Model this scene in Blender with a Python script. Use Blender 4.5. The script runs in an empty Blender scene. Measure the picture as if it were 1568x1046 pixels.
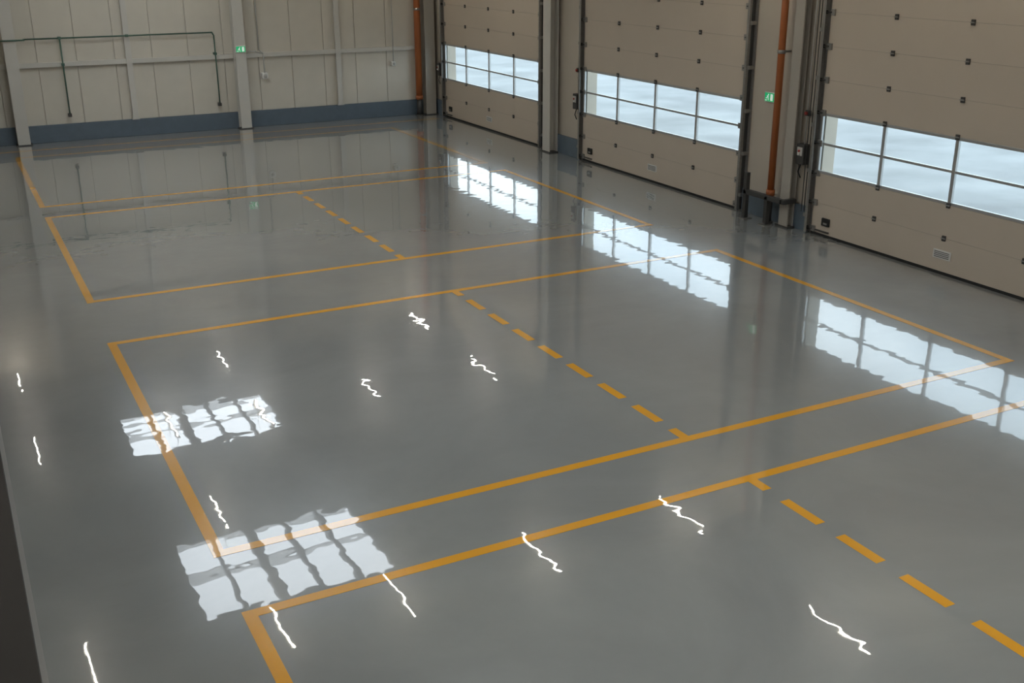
import bpy, bmesh, math, random
from mathutils import Vector, Matrix
random.seed(3)
sc=bpy.context.scene
try:
    sc.view_settings.view_transform='Standard'; sc.view_settings.look='None'
except Exception: pass

# ---------------------------------------------------------------- materials
def mat(name,col,rough=.5,metal=0.,var=.06,scale=3.,bump=0.,bscale=40.,emit=None,es=0.):
    m=bpy.data.materials.new(name);m.use_nodes=True;nt=m.node_tree;N=nt.nodes;L=nt.links
    b=N["Principled BSDF"]
    b.inputs["Roughness"].default_value=rough;b.inputs["Metallic"].default_value=metal
    g=N.new("ShaderNodeNewGeometry");n=N.new("ShaderNodeTexNoise");n.inputs["Scale"].default_value=scale;n.inputs["Detail"].default_value=4
    L.new(g.outputs["Position"],n.inputs["Vector"])
    r=N.new("ShaderNodeMix");r.data_type='RGBA'
    r.inputs[6].default_value=[max(0,c*(1-var)) for c in col]+[1];r.inputs[7].default_value=[min(1,c*(1+var)) for c in col]+[1]
    L.new(n.outputs[0],r.inputs[0]);L.new(r.outputs[2],b.inputs["Base Color"])
    if bump>0:
        n2=N.new("ShaderNodeTexNoise");n2.inputs["Scale"].default_value=bscale;L.new(g.outputs["Position"],n2.inputs["Vector"])
        bp=N.new("ShaderNodeBump");bp.inputs["Distance"].default_value=bump;L.new(n2.outputs[0],bp.inputs["Height"]);L.new(bp.outputs[0],b.inputs["Normal"])
    if emit:
        b.inputs["Emission Color"].default_value=(*emit,1);b.inputs["Emission Strength"].default_value=es
    return m

def epoxy(name,col,var):
    m=bpy.data.materials.new(name);m.use_nodes=True;nt=m.node_tree;N=nt.nodes;L=nt.links;b=N["Principled BSDF"]
    b.inputs["IOR"].default_value=1.45;b.inputs["Roughness"].default_value=.2;b.inputs["Specular IOR Level"].default_value=.28
    b.inputs["Coat Weight"].default_value=1.;b.inputs["Coat IOR"].default_value=1.53;b.inputs["Coat Roughness"].default_value=.012
    g=N.new("ShaderNodeNewGeometry")
    n=N.new("ShaderNodeTexNoise");n.inputs["Scale"].default_value=.5;n.inputs["Detail"].default_value=7;n.inputs["Roughness"].default_value=.62;n.inputs["Distortion"].default_value=.5
    L.new(g.outputs["Position"],n.inputs["Vector"])
    mr=N.new("ShaderNodeMapRange");mr.inputs[1].default_value=.3;mr.inputs[2].default_value=.7;L.new(n.outputs[0],mr.inputs[0])
    r=N.new("ShaderNodeMix");r.data_type='RGBA'
    r.inputs[6].default_value=[c*(1-var) for c in col]+[1];r.inputs[7].default_value=[c*(1+var) for c in col]+[1]
    L.new(mr.outputs[0],r.inputs[0]);L.new(r.outputs[2],b.inputs["Base Color"])
    # trowel ripple of self-levelling epoxy
    mp=N.new("ShaderNodeMapping");mp.inputs["Scale"].default_value=(1.,1.3,1.);L.new(g.outputs["Position"],mp.inputs[0])
    a=N.new("ShaderNodeTexNoise");a.inputs["Scale"].default_value=4.6;a.inputs["Detail"].default_value=.6;a.inputs["Roughness"].default_value=.35
    L.new(mp.outputs[0],a.inputs["Vector"])
    bp=N.new("ShaderNodeBump");bp.inputs["Strength"].default_value=1.;bp.inputs["Distance"].default_value=.00095
    L.new(a.outputs[0],bp.inputs["Height"]);L.new(bp.outputs[0],b.inputs["Normal"]);L.new(bp.outputs[0],b.inputs["Coat Normal"])
    return m

def emis(name,col,s):
    m=bpy.data.materials.new(name);m.use_nodes=True;nt=m.node_tree;N=nt.nodes;N.clear()
    e=N.new("ShaderNodeEmission");e.inputs[0].default_value=(*col,1);e.inputs[1].default_value=s
    o=N.new("ShaderNodeOutputMaterial");nt.links.new(e.outputs[0],o.inputs[0]);return m

def glass(name):
    m=bpy.data.materials.new(name);m.use_nodes=True;nt=m.node_tree;N=nt.nodes;L=nt.links;N.clear()
    t=N.new("ShaderNodeBsdfTransparent");t.inputs[0].default_value=(.9,.94,.95,1)
    g=N.new("ShaderNodeBsdfGlossy");g.inputs[1].default_value=.08
    mx=N.new("ShaderNodeMixShader");mx.inputs[0].default_value=.06
    o=N.new("ShaderNodeOutputMaterial");L.new(t.outputs[0],mx.inputs[1]);L.new(g.outputs[0],mx.inputs[2]);L.new(mx.outputs[0],o.inputs[0]);return m

M_floor=epoxy("epoxy_grey",(.258,.262,.252),.10)
M_line=epoxy("epoxy_orange",(.78,.36,.022),.04)
M_clad=mat("cladding_cream",(.63,.585,.50),.45,var=.05)
M_cladR=mat("cladding_beige",(.50,.445,.37),.5,var=.05)
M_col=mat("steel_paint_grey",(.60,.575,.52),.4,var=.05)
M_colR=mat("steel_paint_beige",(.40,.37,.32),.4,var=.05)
M_plinth=mat("plinth_slate_blue",(.11,.145,.18),.4,var=.15,scale=6)
M_door=mat("door_panel_beige",(.57,.49,.40),.5,var=.03,scale=2,bump=.0006,bscale=90)
M_seam=mat("door_seam",(.36,.31,.25),.6)
M_alu=mat("aluminium",(.52,.52,.51),.35,metal=.6)
M_galv=mat("galvanised",(.33,.32,.30),.4,metal=.7,var=.2,scale=20)
M_dark=mat("dark_steel",(.05,.048,.045),.5)
M_black=mat("rubber_black",(.012,.012,.012),.7)
M_pipeO=mat("drainpipe_orange",(.40,.12,.035),.4,var=.2)
M_green=mat("conduit_green",(.05,.11,.08),.5)
M_grey=mat("conduit_grey",(.50,.49,.46),.5)
M_white=mat("white_plastic",(.75,.74,.70),.4)
M_red=mat("red_plastic",(.35,.04,.03),.4)
M_sign=mat("sign_green",(.02,.35,.14),.4,emit=(.02,.6,.22),es=.35)
M_signw=mat("sign_white",(.8,.85,.8),.4,emit=(.8,1,.85),es=.4)
M_roof=mat("roof_deck",(.36,.35,.33),.6)
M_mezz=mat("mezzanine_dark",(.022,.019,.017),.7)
M_cove=mat("cove_trim",(.28,.27,.25),.5)
M_sky=emis("skylight_polycarbonate",(.84,.93,1.),5.6)
M_lamp=emis("led_tube",(1.,.93,.80),135.)
M_glass=glass("acrylic_glazing")
M_snow=mat("pavement_snow",(.262,.267,.267),.8,var=.55,scale=.5)

# ---------------------------------------------------------------- mesh builder
class B:
    def __init__(s,name):
        s.name=name;s.bm=bmesh.new();s.m=[]
    def mi(s,m):
        if m not in s.m:s.m.append(m)
        return s.m.index(m)
    def box(s,x0,x1,y0,y1,z0,z1,m,bev=0):
        if x0>x1:x0,x1=x1,x0
        if y0>y1:y0,y1=y1,y0
        t=bmesh.new();bmesh.ops.create_cube(t,size=1)
        for v in t.verts:v.co=Vector(((x0+x1)/2+v.co.x*(x1-x0),(y0+y1)/2+v.co.y*(y1-y0),(z0+z1)/2+v.co.z*(z1-z0)))
        if bev:bmesh.ops.bevel(t,geom=t.edges[:],offset=bev,segments=2,affect='EDGES',profile=.5)
        s.add(t,m);return s
    def add(s,t,m,smooth=False):
        i=s.mi(m)
        for f in t.faces:f.material_index=i;f.smooth=smooth
        me=bpy.data.meshes.new("t");t.to_mesh(me);t.free();s.bm.from_mesh(me);bpy.data.meshes.remove(me)
    def cyl(s,p,q,r,m,seg=16,r2=None):
        p=Vector(p);q=Vector(q);d=q-p;t=bmesh.new()
        bmesh.ops.create_cone(t,cap_ends=True,segments=seg,radius1=r,radius2=r if r2 is None else r2,depth=d.length)
        M=Matrix.Translation((p+q)/2)@d.to_track_quat('Z','Y').to_matrix().to_4x4()
        bmesh.ops.transform(t,matrix=M,verts=t.verts)
        s.add(t,m,True);return s
    def ball(s,p,r,m):
        t=bmesh.new();bmesh.ops.create_uvsphere(t,u_segments=14,v_segments=8,radius=r);bmesh.ops.translate(t,vec=Vector(p),verts=t.verts);s.add(t,m,True)
    def pipe(s,pts,r,m):
        for a,b in zip(pts,pts[1:]):s.cyl(a,b,r,m,12)
        for a in pts[1:-1]:s.ball(a,r*1.05,m)
    def done(s,parent=None,name=None):
        vs=s.bm.verts
        lo=Vector([min(v.co[i] for v in vs) for i in range(3)]);hi=Vector([max(v.co[i] for v in vs) for i in range(3)])
        o=Vector(((lo.x+hi.x)/2,(lo.y+hi.y)/2,lo.z))
        bmesh.ops.translate(s.bm,vec=-o,verts=s.bm.verts[:])
        me=bpy.data.meshes.new(s.name);s.bm.to_mesh(me);s.bm.free()
        for m in s.m:me.materials.append(m)
        ob=bpy.data.objects.new(s.name,me);ob.location=o;bpy.context.collection.objects.link(ob)
        if parent:
            ob.parent=parent;ob.location=o-parent.location
        return ob
def empty(name,loc):
    e=bpy.data.objects.new(name,None);e.location=loc;e.empty_display_size=.2;bpy.context.collection.objects.link(e);return e

XL,XR=-4.,12.76; Y0,YB=-8.,29.28; ZC=6.3
doors=[(22.92,28.42),(15.46,20.96),(8.0,13.5),(.54,6.04)]
DH=4.5
# ---------------------------------------------------------------- shell
b=B("floor");b.box(XL-.2,XR+.25,Y0-.2,YB+.2,-.15,0,M_floor);b.done()
b=B("ceiling")
sky=[]
for (ya,yb) in [(23.6,25.9),(16.5,19.2),(9.2,11.9),(2.,4.7),(-5.2,-2.5)]: sky.append((2.65,6.2,ya,yb))  # far pair read from floor reflections; the unseen others are added for fill light
ys=sorted([(s[2],s[3]) for s in sky]);prev=Y0-.2
for ya,yb in ys:
    b.box(XL-.2,XR+.25,prev,ya,ZC,ZC+.2,M_roof);b.box(XL-.2,2.65,ya,yb,ZC,ZC+.2,M_roof);b.box(6.2,XR+.25,ya,yb,ZC,ZC+.2,M_roof);prev=yb
b.box(XL-.2,XR+.25,prev,YB+.2,ZC,ZC+.2,M_roof);b.done()
for (xa,xb,ya,yb) in sky:
    b=B("skylight");b.box(xa,xb,ya,yb,ZC+.12,ZC+.16,M_sky)
    n=5;w=(xb-xa)/n
    for i in range(n+1):
        t=.035 if i!=2 else .09
        b.box(xa+i*w-t,xa+i*w+t,ya,yb,ZC-.02,ZC+.1,M_dark)
    for y in (ya,(ya*.45+yb*.55),yb):b.box(xa,xb,y-.02,y+.02,ZC-.03,ZC+.09,M_alu)
    b.done()
# back wall with cladding sheets
b=B("wall_back");b.box(XL-.2,XR+.25,YB+.03,YB+.2,0,ZC,M_clad)
x=XL
while x<XR:
    b.box(x+.006,min(x+.894,XR),YB,YB+.03,.42,ZC,M_clad,.006);x+=.9
b.done()
b=B("baseboard_back");b.box(XL,XR,YB-.05,YB+.03,0,.42,M_plinth,.008);b.done()
b=B("wall_left");b.box(XL-.2,XL,Y0,YB,0,ZC,M_clad);b.done()
b=B("wall_front");b.box(XL-.2,XR+.25,Y0-.2,Y0,0,ZC,M_clad);b.done()
b=B("wall_right");e=.06
edges=[Y0]
for d in sorted(doors):edges+= [d[0]+e,d[1]-e]
edges.append(YB)
for i in range(0,len(edges),2):
    b.box(XR,XR+.25,edges[i],edges[i+1],0,ZC,M_cladR)
for d in doors:b.box(XR,XR+.25,d[0]+e,d[1]-e,DH-.05,ZC,M_cladR)
b.done()
b=B("baseboard_right")
for i in range(0,len(edges),2):
    a,c=edges[i],edges[i+1]
    b.box(XR-.06,XR,a+.18 if i else a,c-.18 if i<len(edges)-2 else c-.05,0,.42,M_plinth,.006)
b.done()
# mezzanine under the camera position
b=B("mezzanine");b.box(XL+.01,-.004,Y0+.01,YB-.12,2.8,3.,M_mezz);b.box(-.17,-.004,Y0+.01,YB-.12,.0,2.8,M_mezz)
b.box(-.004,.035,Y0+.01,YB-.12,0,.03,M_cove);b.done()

# ---------------------------------------------------------------- steel columns
def hcol(name,x,y,w,d,z1,face,m=M_col):
    b=B(name);t=.02
    if face=='y':
        b.box(x-w/2,x+w/2,y-d,y-d+t,0,z1,m,.003);b.box(x-w/2,x+w/2,y-t,y,0,z1,m,.003);b.box(x-.01,x+.01,y-d+t,y-t,0,z1,m)
        b.box(x-w/2-.04,x+w/2+.04,y-d-.03,y,0,.025,M_dark)
    else:
        b.box(x-d,x-d+t,y-w/2,y+w/2,0,z1,m,.003);b.box(x-t,x,y-w/2,y+w/2,0,z1,m,.003);b.box(x-d+t,x-t,y-.01,y+.01,0,z1,m)
        b.box(x-d-.03,x,y-w/2-.04,y+w/2+.04,0,.025,M_dark)
    return b.done()
for x in (1.72,7.17): hcol("steel_column",x,YB-.05,.28,.26,ZC,'y')
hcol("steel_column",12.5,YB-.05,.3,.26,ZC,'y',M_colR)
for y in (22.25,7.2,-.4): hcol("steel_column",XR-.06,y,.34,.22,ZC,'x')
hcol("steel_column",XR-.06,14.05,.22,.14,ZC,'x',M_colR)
# wall framing: posts and girts
b=B("wall_framing")
for x in (4.42,9.88):
    b.box(x-.07,x+.07,YB-.1,YB-.05,.42,ZC,M_col,.004);b.box(x-.09,x+.09,YB-.11,YB-.04,.42,.46,M_col)
for z in (1.86,4.1):
    for a,c in ((.05,1.57),(1.87,7.02),(7.32,12.34)):
        b.box(a,c,YB-.09,YB-.0,z-.055,z+.055,M_col,.004)
b.done()
for y in (22.25,14.75,7.2,-.4):
    b=B("roof_beam");b.box(XL,XR,y-.12,y+.12,ZC-.03,ZC,M_col);b.box(XL,XR,y-.01,y+.01,ZC-.4,ZC-.03,M_col);b.box(XL,XR,y-.12,y+.12,ZC-.43,ZC-.4,M_col);b.done()

# ---------------------------------------------------------------- floor markings
LW=.1;T=.002
def line(b,x0,x1,y0,y1):b.box(x0,x1,y0,y1,0,T,M_line)
def bay(y0,y1,dash=True,xr=10.68):
    b=B("floor_marking");xl=1.37;x0,x1=xl,xr
    line(b,x0,x1,y0,y0+LW);line(b,x0,x1,y1-LW,y1);line(b,x0,x0+LW,y0+LW,y1-LW);line(b,x1-LW,x1,y0+LW,y1-LW)
    if dash:
        y=y1-LW;line(b,5.98,6.08,y-.2,y);y-=.2+.23
        while y-.455>y0+LW+.1:
            line(b,5.98,6.08,y-.455,y);y-=.455+.23
        line(b,5.98,6.08,y0+LW,y0+.31)
    b.done()
bay(1.35,6.95);bay(7.8,13.42);bay(15.2,20.82);bay(21.68,27.4,False)
b=B("floor_marking");line(b,.9,12.4,28.2,28.3);b.done()

# ---------------------------------------------------------------- sectional doors
joints=[.04,.54,1.03,2.01,2.53,3.05,3.57,4.09,DH]
def door(ya,yb,k):
    e=empty("door_%d"%k,(12.73,(ya+yb)/2,0))
    b=B("door_leaf");x0,x1=12.705,12.745
    for i in range(len(joints)-1):
        a,c=joints[i],joints[i+1]
        if abs(a-1.03)<.01:continue
        b.box(x0,x1,ya,yb,a+.002,c-.002,M_door,.003)
        b.box(x0+.003,x1-.005,ya+.01,yb-.01,a-.005,a+.005,M_seam)
        for zz in (a+(c-a)*.33,a+(c-a)*.66):b.box(x0-.0012,x0+.001,ya+.02,yb-.02,zz-.006,zz+.006,M_door)
    b.box(x0,x1,ya,yb,0.,.045,M_black)
    b.done(e)
    w=(yb-ya)/4
    b=B("window_frame")
    for z0,z1 in ((1.03,1.075),(1.495,1.535),(1.965,2.01)):b.box(x0,x1,ya,yb,z0,z1,M_alu,.004)
    for i in range(5):
        y=ya+i*w;t=.03 if i not in(0,4) else .045
        b.box(x0-.005,x1,max(ya,y-t),min(yb,y+t),1.03,2.01,M_alu,.004)
    b.done(e)
    b=B("window_panes");b.box(12.72,12.728,ya+.02,yb-.02,1.05,1.99,M_glass);b.done(e)
    b=B("hinges")
    for i in (1,2,3):
        y=ya+i*w
        for z in (.54,1.03,2.01,2.53,3.05,3.57,4.09):
            b.box(x0-.025,x0+.002,y-.032,y+.032,z-.04,z+.04,M_dark,.005)
            b.cyl((x0-.028,y-.035,z),(x0-.028,y+.035,z),.009,M_galv,8)
    for y,s in ((ya+.05,1),(yb-.05,-1)):
        for z in (.1,.54,1.03,1.52,2.01,2.53,3.05,3.57,4.09,4.4):
            b.box(x0-.03,x0+.002,y-.05,y+.05,z-.05,z+.05,M_galv,.004)
            b.cyl((x0-.045,y,z),(x0-.045,y-s*.12,z),.011,M_dark,8)
            b.cyl((x0-.045,y-s*.09,z),(x0-.045,y-s*.12,z),.028,M_black,12)
    b.done(e)
    b=B("tracks")
    for y,s in ((ya-.05,-1),(yb+.05,1)):
        b.box(x0-.085,x0+.05,y+s*.03,y+s*.036,0.02,DH+.2,M_galv)
        b.box(x0-.085,x0-.08,y-.02*s,y+s*.03,0.02,DH+.2,M_galv)
        b.box(x0+.03,x0+.05,y-.02*s,y+s*.11,0.02,DH+.2,M_galv)
        b.box(x0-.03,x0+.05,y+s*.036,y+s*.05,0.02,DH+.2,M_dark)
        z=.3
        while z<DH:
            b.box(x0-.07,x0+.05,y+s*.036,y+s*.1,z-.03,z+.03,M_galv);z+=.75
        b.box(x0-.4,x0-.05,y+s*.03,y+s*.036,DH+.25,DH+.33,M_galv)
        b.box(x0-.12,x0-.05,y+s*.03,y+s*.036,DH+.1,DH+.33,M_galv)
    b.done(e)
    b=B("torsion_shaft");z=DH+.55
    b.cyl((x0-.12,ya-.1,z),(x0-.12,yb+.1,z),.016,M_galv)
    b.cyl((x0-.12,ya+1.,z),(x0-.12,ya+2.2,z),.05,M_dark);b.cyl((x0-.12,yb-2.2,z),(x0-.12,yb-1.,z),.05,M_dark)
    for y in (ya,yb,(ya+yb)/2):
        b.cyl((x0-.12,y-.06,z),(x0-.12,y+.06,z),.09,M_galv);b.box(x0-.14,XR,y+.07,y+.08,z-.12,z+.12,M_galv)
    b.done(e)
    b=B("fittings");yc=(ya+yb)/2
    b.box(x0-.012,x0+.002,yc-.16,yc+.16,.23,.36,M_white,.004)
    for i in range(4):b.box(x0-.016,x0-.01,yc-.135,yc+.135,.25+i*.026,.259+i*.026,M_dark)
    y=yb-.34
    b.box(x0-.035,x0+.002,y-.085,y+.085,.19,.32,M_black,.008)
    b.box(x0-.045,x0-.03,y-.05,y+.03,.22,.25,M_galv,.003)
    b.box(x0-.03,x0+.002,yb-.42,yb-.12,.08,.1,M_dark)
    b.done(e)
for k,(ya,yb) in enumerate(doors,1):door(ya,yb,k)

# ---------------------------------------------------------------- services
def drain(name,x,y,r,z0,z1,wall):
    b=B(name);b.cyl((x,y,z0),(x,y,z1),r,M_pipeO,24)
    for z in (2.9,5.2):
        b.cyl((x,y,z-.03),(x,y,z+.03),r+.01,M_galv,24)
        if wall=='x':b.box(x+r*.8,XR,y-.015,y+.015,z-.015,z+.015,M_galv)
        else:b.box(x-.015,x+.015,y+r*.8,YB,z-.015,z+.015,M_galv)
    b.cyl((x,y,z0),(x,y,z0+.1),r+.015,M_pipeO,24)
    b.cyl((x,y,0),(x,y,z0),r*.85,M_dark,24);b.cyl((x,y,0),(x,y,.02),r*1.3,M_dark,24)
    b.done()
drain("drainpipe",12.56,14.42,.06,.48,ZC-.01,'x')
drain("drainpipe",12.17,YB-.22,.09,.45,ZC-.01,'y')
b=B("conduit_green");y=YB-.13
b.pipe([(.03,y,2.48),(1.4,y,2.48)],.018,M_green)
b.pipe([(1.4,y,2.48),(1.4,YB-.35,2.48),(2.05,YB-.35,2.48),(2.05,y,2.48),(6.52,y,2.48),(6.56,y,2.4),(6.56,y,.68)],.018,M_green)
b.pipe([(2.86,y,2.48),(2.86,y,.65)],.018,M_green)
for x,z in ((2.86,2.48),(6.56,1.95),(2.86,1.86),(4.42,2.48)):b.box(x-.035,x+.035,y-.03,y+.13,z-.03,z+.03,M_green,.004)
b.box(2.82,2.9,y-.03,y+.1,.6,.68,M_dark,.005);b.box(6.52,6.6,y-.03,y+.1,.62,.7,M_dark,.005);b.done()
y=YB-.03
b=B("socket_box")
b.pipe([(7.7,y-.08,ZC-.1),(7.7,y-.08,2.0),(7.81,y-.08,1.9),(7.81,y-.08,1.39)],.016,M_grey)
b.pipe([(7.4,y-.08,1.96),(7.6,y-.08,1.96),(7.81,y-.08,1.9)],.014,M_grey)
b.box(7.73,7.89,y-.12,y+.03,1.24,1.4,M_white,.015);b.cyl((7.81,y-.12,1.32),(7.81,y-.135,1.32),.05,M_grey);b.done()
b=B("socket_box");b.pipe([(11.46,y-.1,ZC-.1),(11.46,y-.1,1.5)],.012,M_grey)
b.box(11.4,11.52,y-.12,y+.03,1.4,1.52,M_white,.012);b.cyl((11.46,y-.12,1.46),(11.46,y-.13,1.46),.035,M_grey);b.done()

def sign(x,y,z,ax):
    b=B("exit_sign")
    def bx(u0,u1,w0,w1,d0,d1,m,bev=0):
        if ax=='y':b.box(x+u0,x+u1,y-d1,y-d0,z+w0,z+w1,m,bev)
        else:b.box(x-d1,x-d0,y-u1,y-u0,z+w0,z+w1,m,bev)
    bx(-.13,.13,-.085,.085,0,.04,M_white,.008)
    bx(-.118,.118,-.072,.072,.04,.044,M_sign)
    bx(.03,.09,-.055,.055,.044,.047,M_signw);bx(-.035,-.012,.03,.053,.044,.047,M_signw);bx(-.06,-.02,-.01,.026,.044,.047,M_signw)
    bx(-.085,-.05,-.025,-.01,.044,.047,M_signw);bx(-.03,-.015,-.055,-.01,.044,.047,M_signw);bx(-.1,-.06,-.06,-.045,.044,.047,M_signw)
    b.done()
sign(7.17,YB-.31,2.05,'y')
sign(XR,14.82,2.1,'x')
def control(y,z=1.3):
    b=B("door_control_box");x=XR
    b.box(x-.14,x,y-.09,y+.09,z-.17,z+.17,M_dark,.012);b.box(x-.155,x-.135,y-.06,y+.06,z-.02,z+.12,M_grey,.006)
    b.cyl((x-.155,y,z+.06),(x-.175,y,z+.06),.02,M_red);b.cyl((x-.155,y,z-.0),(x-.17,y,z-.0),.016,M_white)
    b.pipe([(x-.05,y,z+.17),(x-.05,y,DH+.4)],.012,M_grey)
    b.pipe([(x-.07,y+.03,z-.17),(x-.1,y+.05,z-.3),(x-.08,y+.0,z-.4)],.01,M_black);b.done()
for y in (13.84,21.2,6.35,28.72):control(y,1.28)
for y in (13.78,21.15,6.22):
    b=B("emergency_button");b.box(XR-.12,XR-.06,y-.045,y+.045,1.92,2.01,M_dark,.008);b.cyl((XR-.12,y,1.965),(XR-.15,y,1.965),.03,M_red);b.done()
b=B("hand_chain");b.pipe([(XR-.1,13.66,4.9),(XR-.1,13.66,.35)],.008,M_dark);b.pipe([(XR-.16,13.66,4.9),(XR-.16,13.66,.35)],.008,M_dark);b.done()
b=B("pipe_guard_rail")
b.box(12.36,12.44,14.83,14.91,0,.82,M_dark,.006);b.box(12.36,12.44,14.42-.16,14.42-.08,0,.5,M_dark,.006)
b.box(12.36,12.44,13.9,14.91,.44,.52,M_dark,.006);b.box(12.36,XR-.1,13.86,13.94,.44,.52,M_dark,.006)
for y in (14.87,14.3):b.box(12.31,12.49,y-.09,y+.09,0,.015,M_galv)
b.done()

# ---------------------------------------------------------------- lamps
lamps=[(.7,28.5),(.7,23.85),(.7,15.3),(3.58,23.9),(3.58,19.3),(3.58,14.95),(5.63,27.6),(5.63,23.5),(5.63,15.),(8.4,23.7),(8.4,15.),
(11.5,28.),(11.5,23.7),(11.5,15.),(11.5,10.7)]
for y in (6.,1.5,-3.):  # unseen lamp rows near and behind the camera, added as fill light
    for x in (.7,3.58,5.63,8.4,11.5):lamps.append((x,y))
lamps+=[(-2.2,y) for y in (24,15,6,-3)]  # unseen row above the mezzanine, likewise added for fill
for i,(x,y) in enumerate(lamps):
    b=B("ceiling_lamp");z=5.8;h=.72
    b.box(x-.04,x+.04,y-h-.03,y+h+.03,z,z+.06,M_white,.01)
    b.cyl((x,y-h,z-.012),(x,y+h,z-.012),.0085,M_lamp,10)
    for s in (-1,1):
        b.box(x-.03,x+.03,y+s*h-.01,y+s*h+.02,z-.03,z+.01,M_white);b.cyl((x,y+s*.5,z+.06),(x,y+s*.5,ZC),.006,M_galv,6)
    b.done()

# ---------------------------------------------------------------- outside
b=B("ground_outside");b.box(XR+.26,90,-60,110,-.3,-.05,M_snow);b.done()

# ---------------------------------------------------------------- world
w=bpy.data.worlds.new("sky");sc.world=w;w.use_nodes=True;nt=w.node_tree;N=nt.nodes;L=nt.links;bg=N["Background"]
tc=N.new("ShaderNodeTexCoord");n=N.new("ShaderNodeTexNoise");n.inputs["Scale"].default_value=3.5;n.inputs["Detail"].default_value=5
L.new(tc.outputs["Generated"],n.inputs["Vector"])
cr=N.new("ShaderNodeValToRGB");cr.color_ramp.elements[0].position=.38;cr.color_ramp.elements[0].color=(.54,.67,.78,1)
cr.color_ramp.elements[1].position=.62;cr.color_ramp.elements[1].color=(.82,.90,.96,1)
L.new(n.outputs[0],cr.inputs[0]);L.new(cr.outputs[0],bg.inputs[0]);bg.inputs[1].default_value=3.9

# ---------------------------------------------------------------- camera
p,yw,ro=[math.radians(a) for a in (20.117,27.478,.172)]
f=Vector((math.sin(yw)*math.cos(p),math.cos(yw)*math.cos(p),-math.sin(p)));r=Vector((math.cos(yw),-math.sin(yw),0));u=r.cross(f)
R=r*math.cos(ro)-u*math.sin(ro);U=u*math.cos(ro)+r*math.sin(ro)
c=bpy.data.cameras.new("camera");c.sensor_width=36;c.lens=1664.1/1568*36;c.clip_start=.05;c.clip_end=300
co=bpy.data.objects.new("camera",c);bpy.context.collection.objects.link(co)
co.matrix_world=Matrix(((R.x,U.x,-f.x,0),(R.y,U.y,-f.y,0),(R.z,U.z,-f.z,4.6),(0,0,0,1)))
sc.camera=co
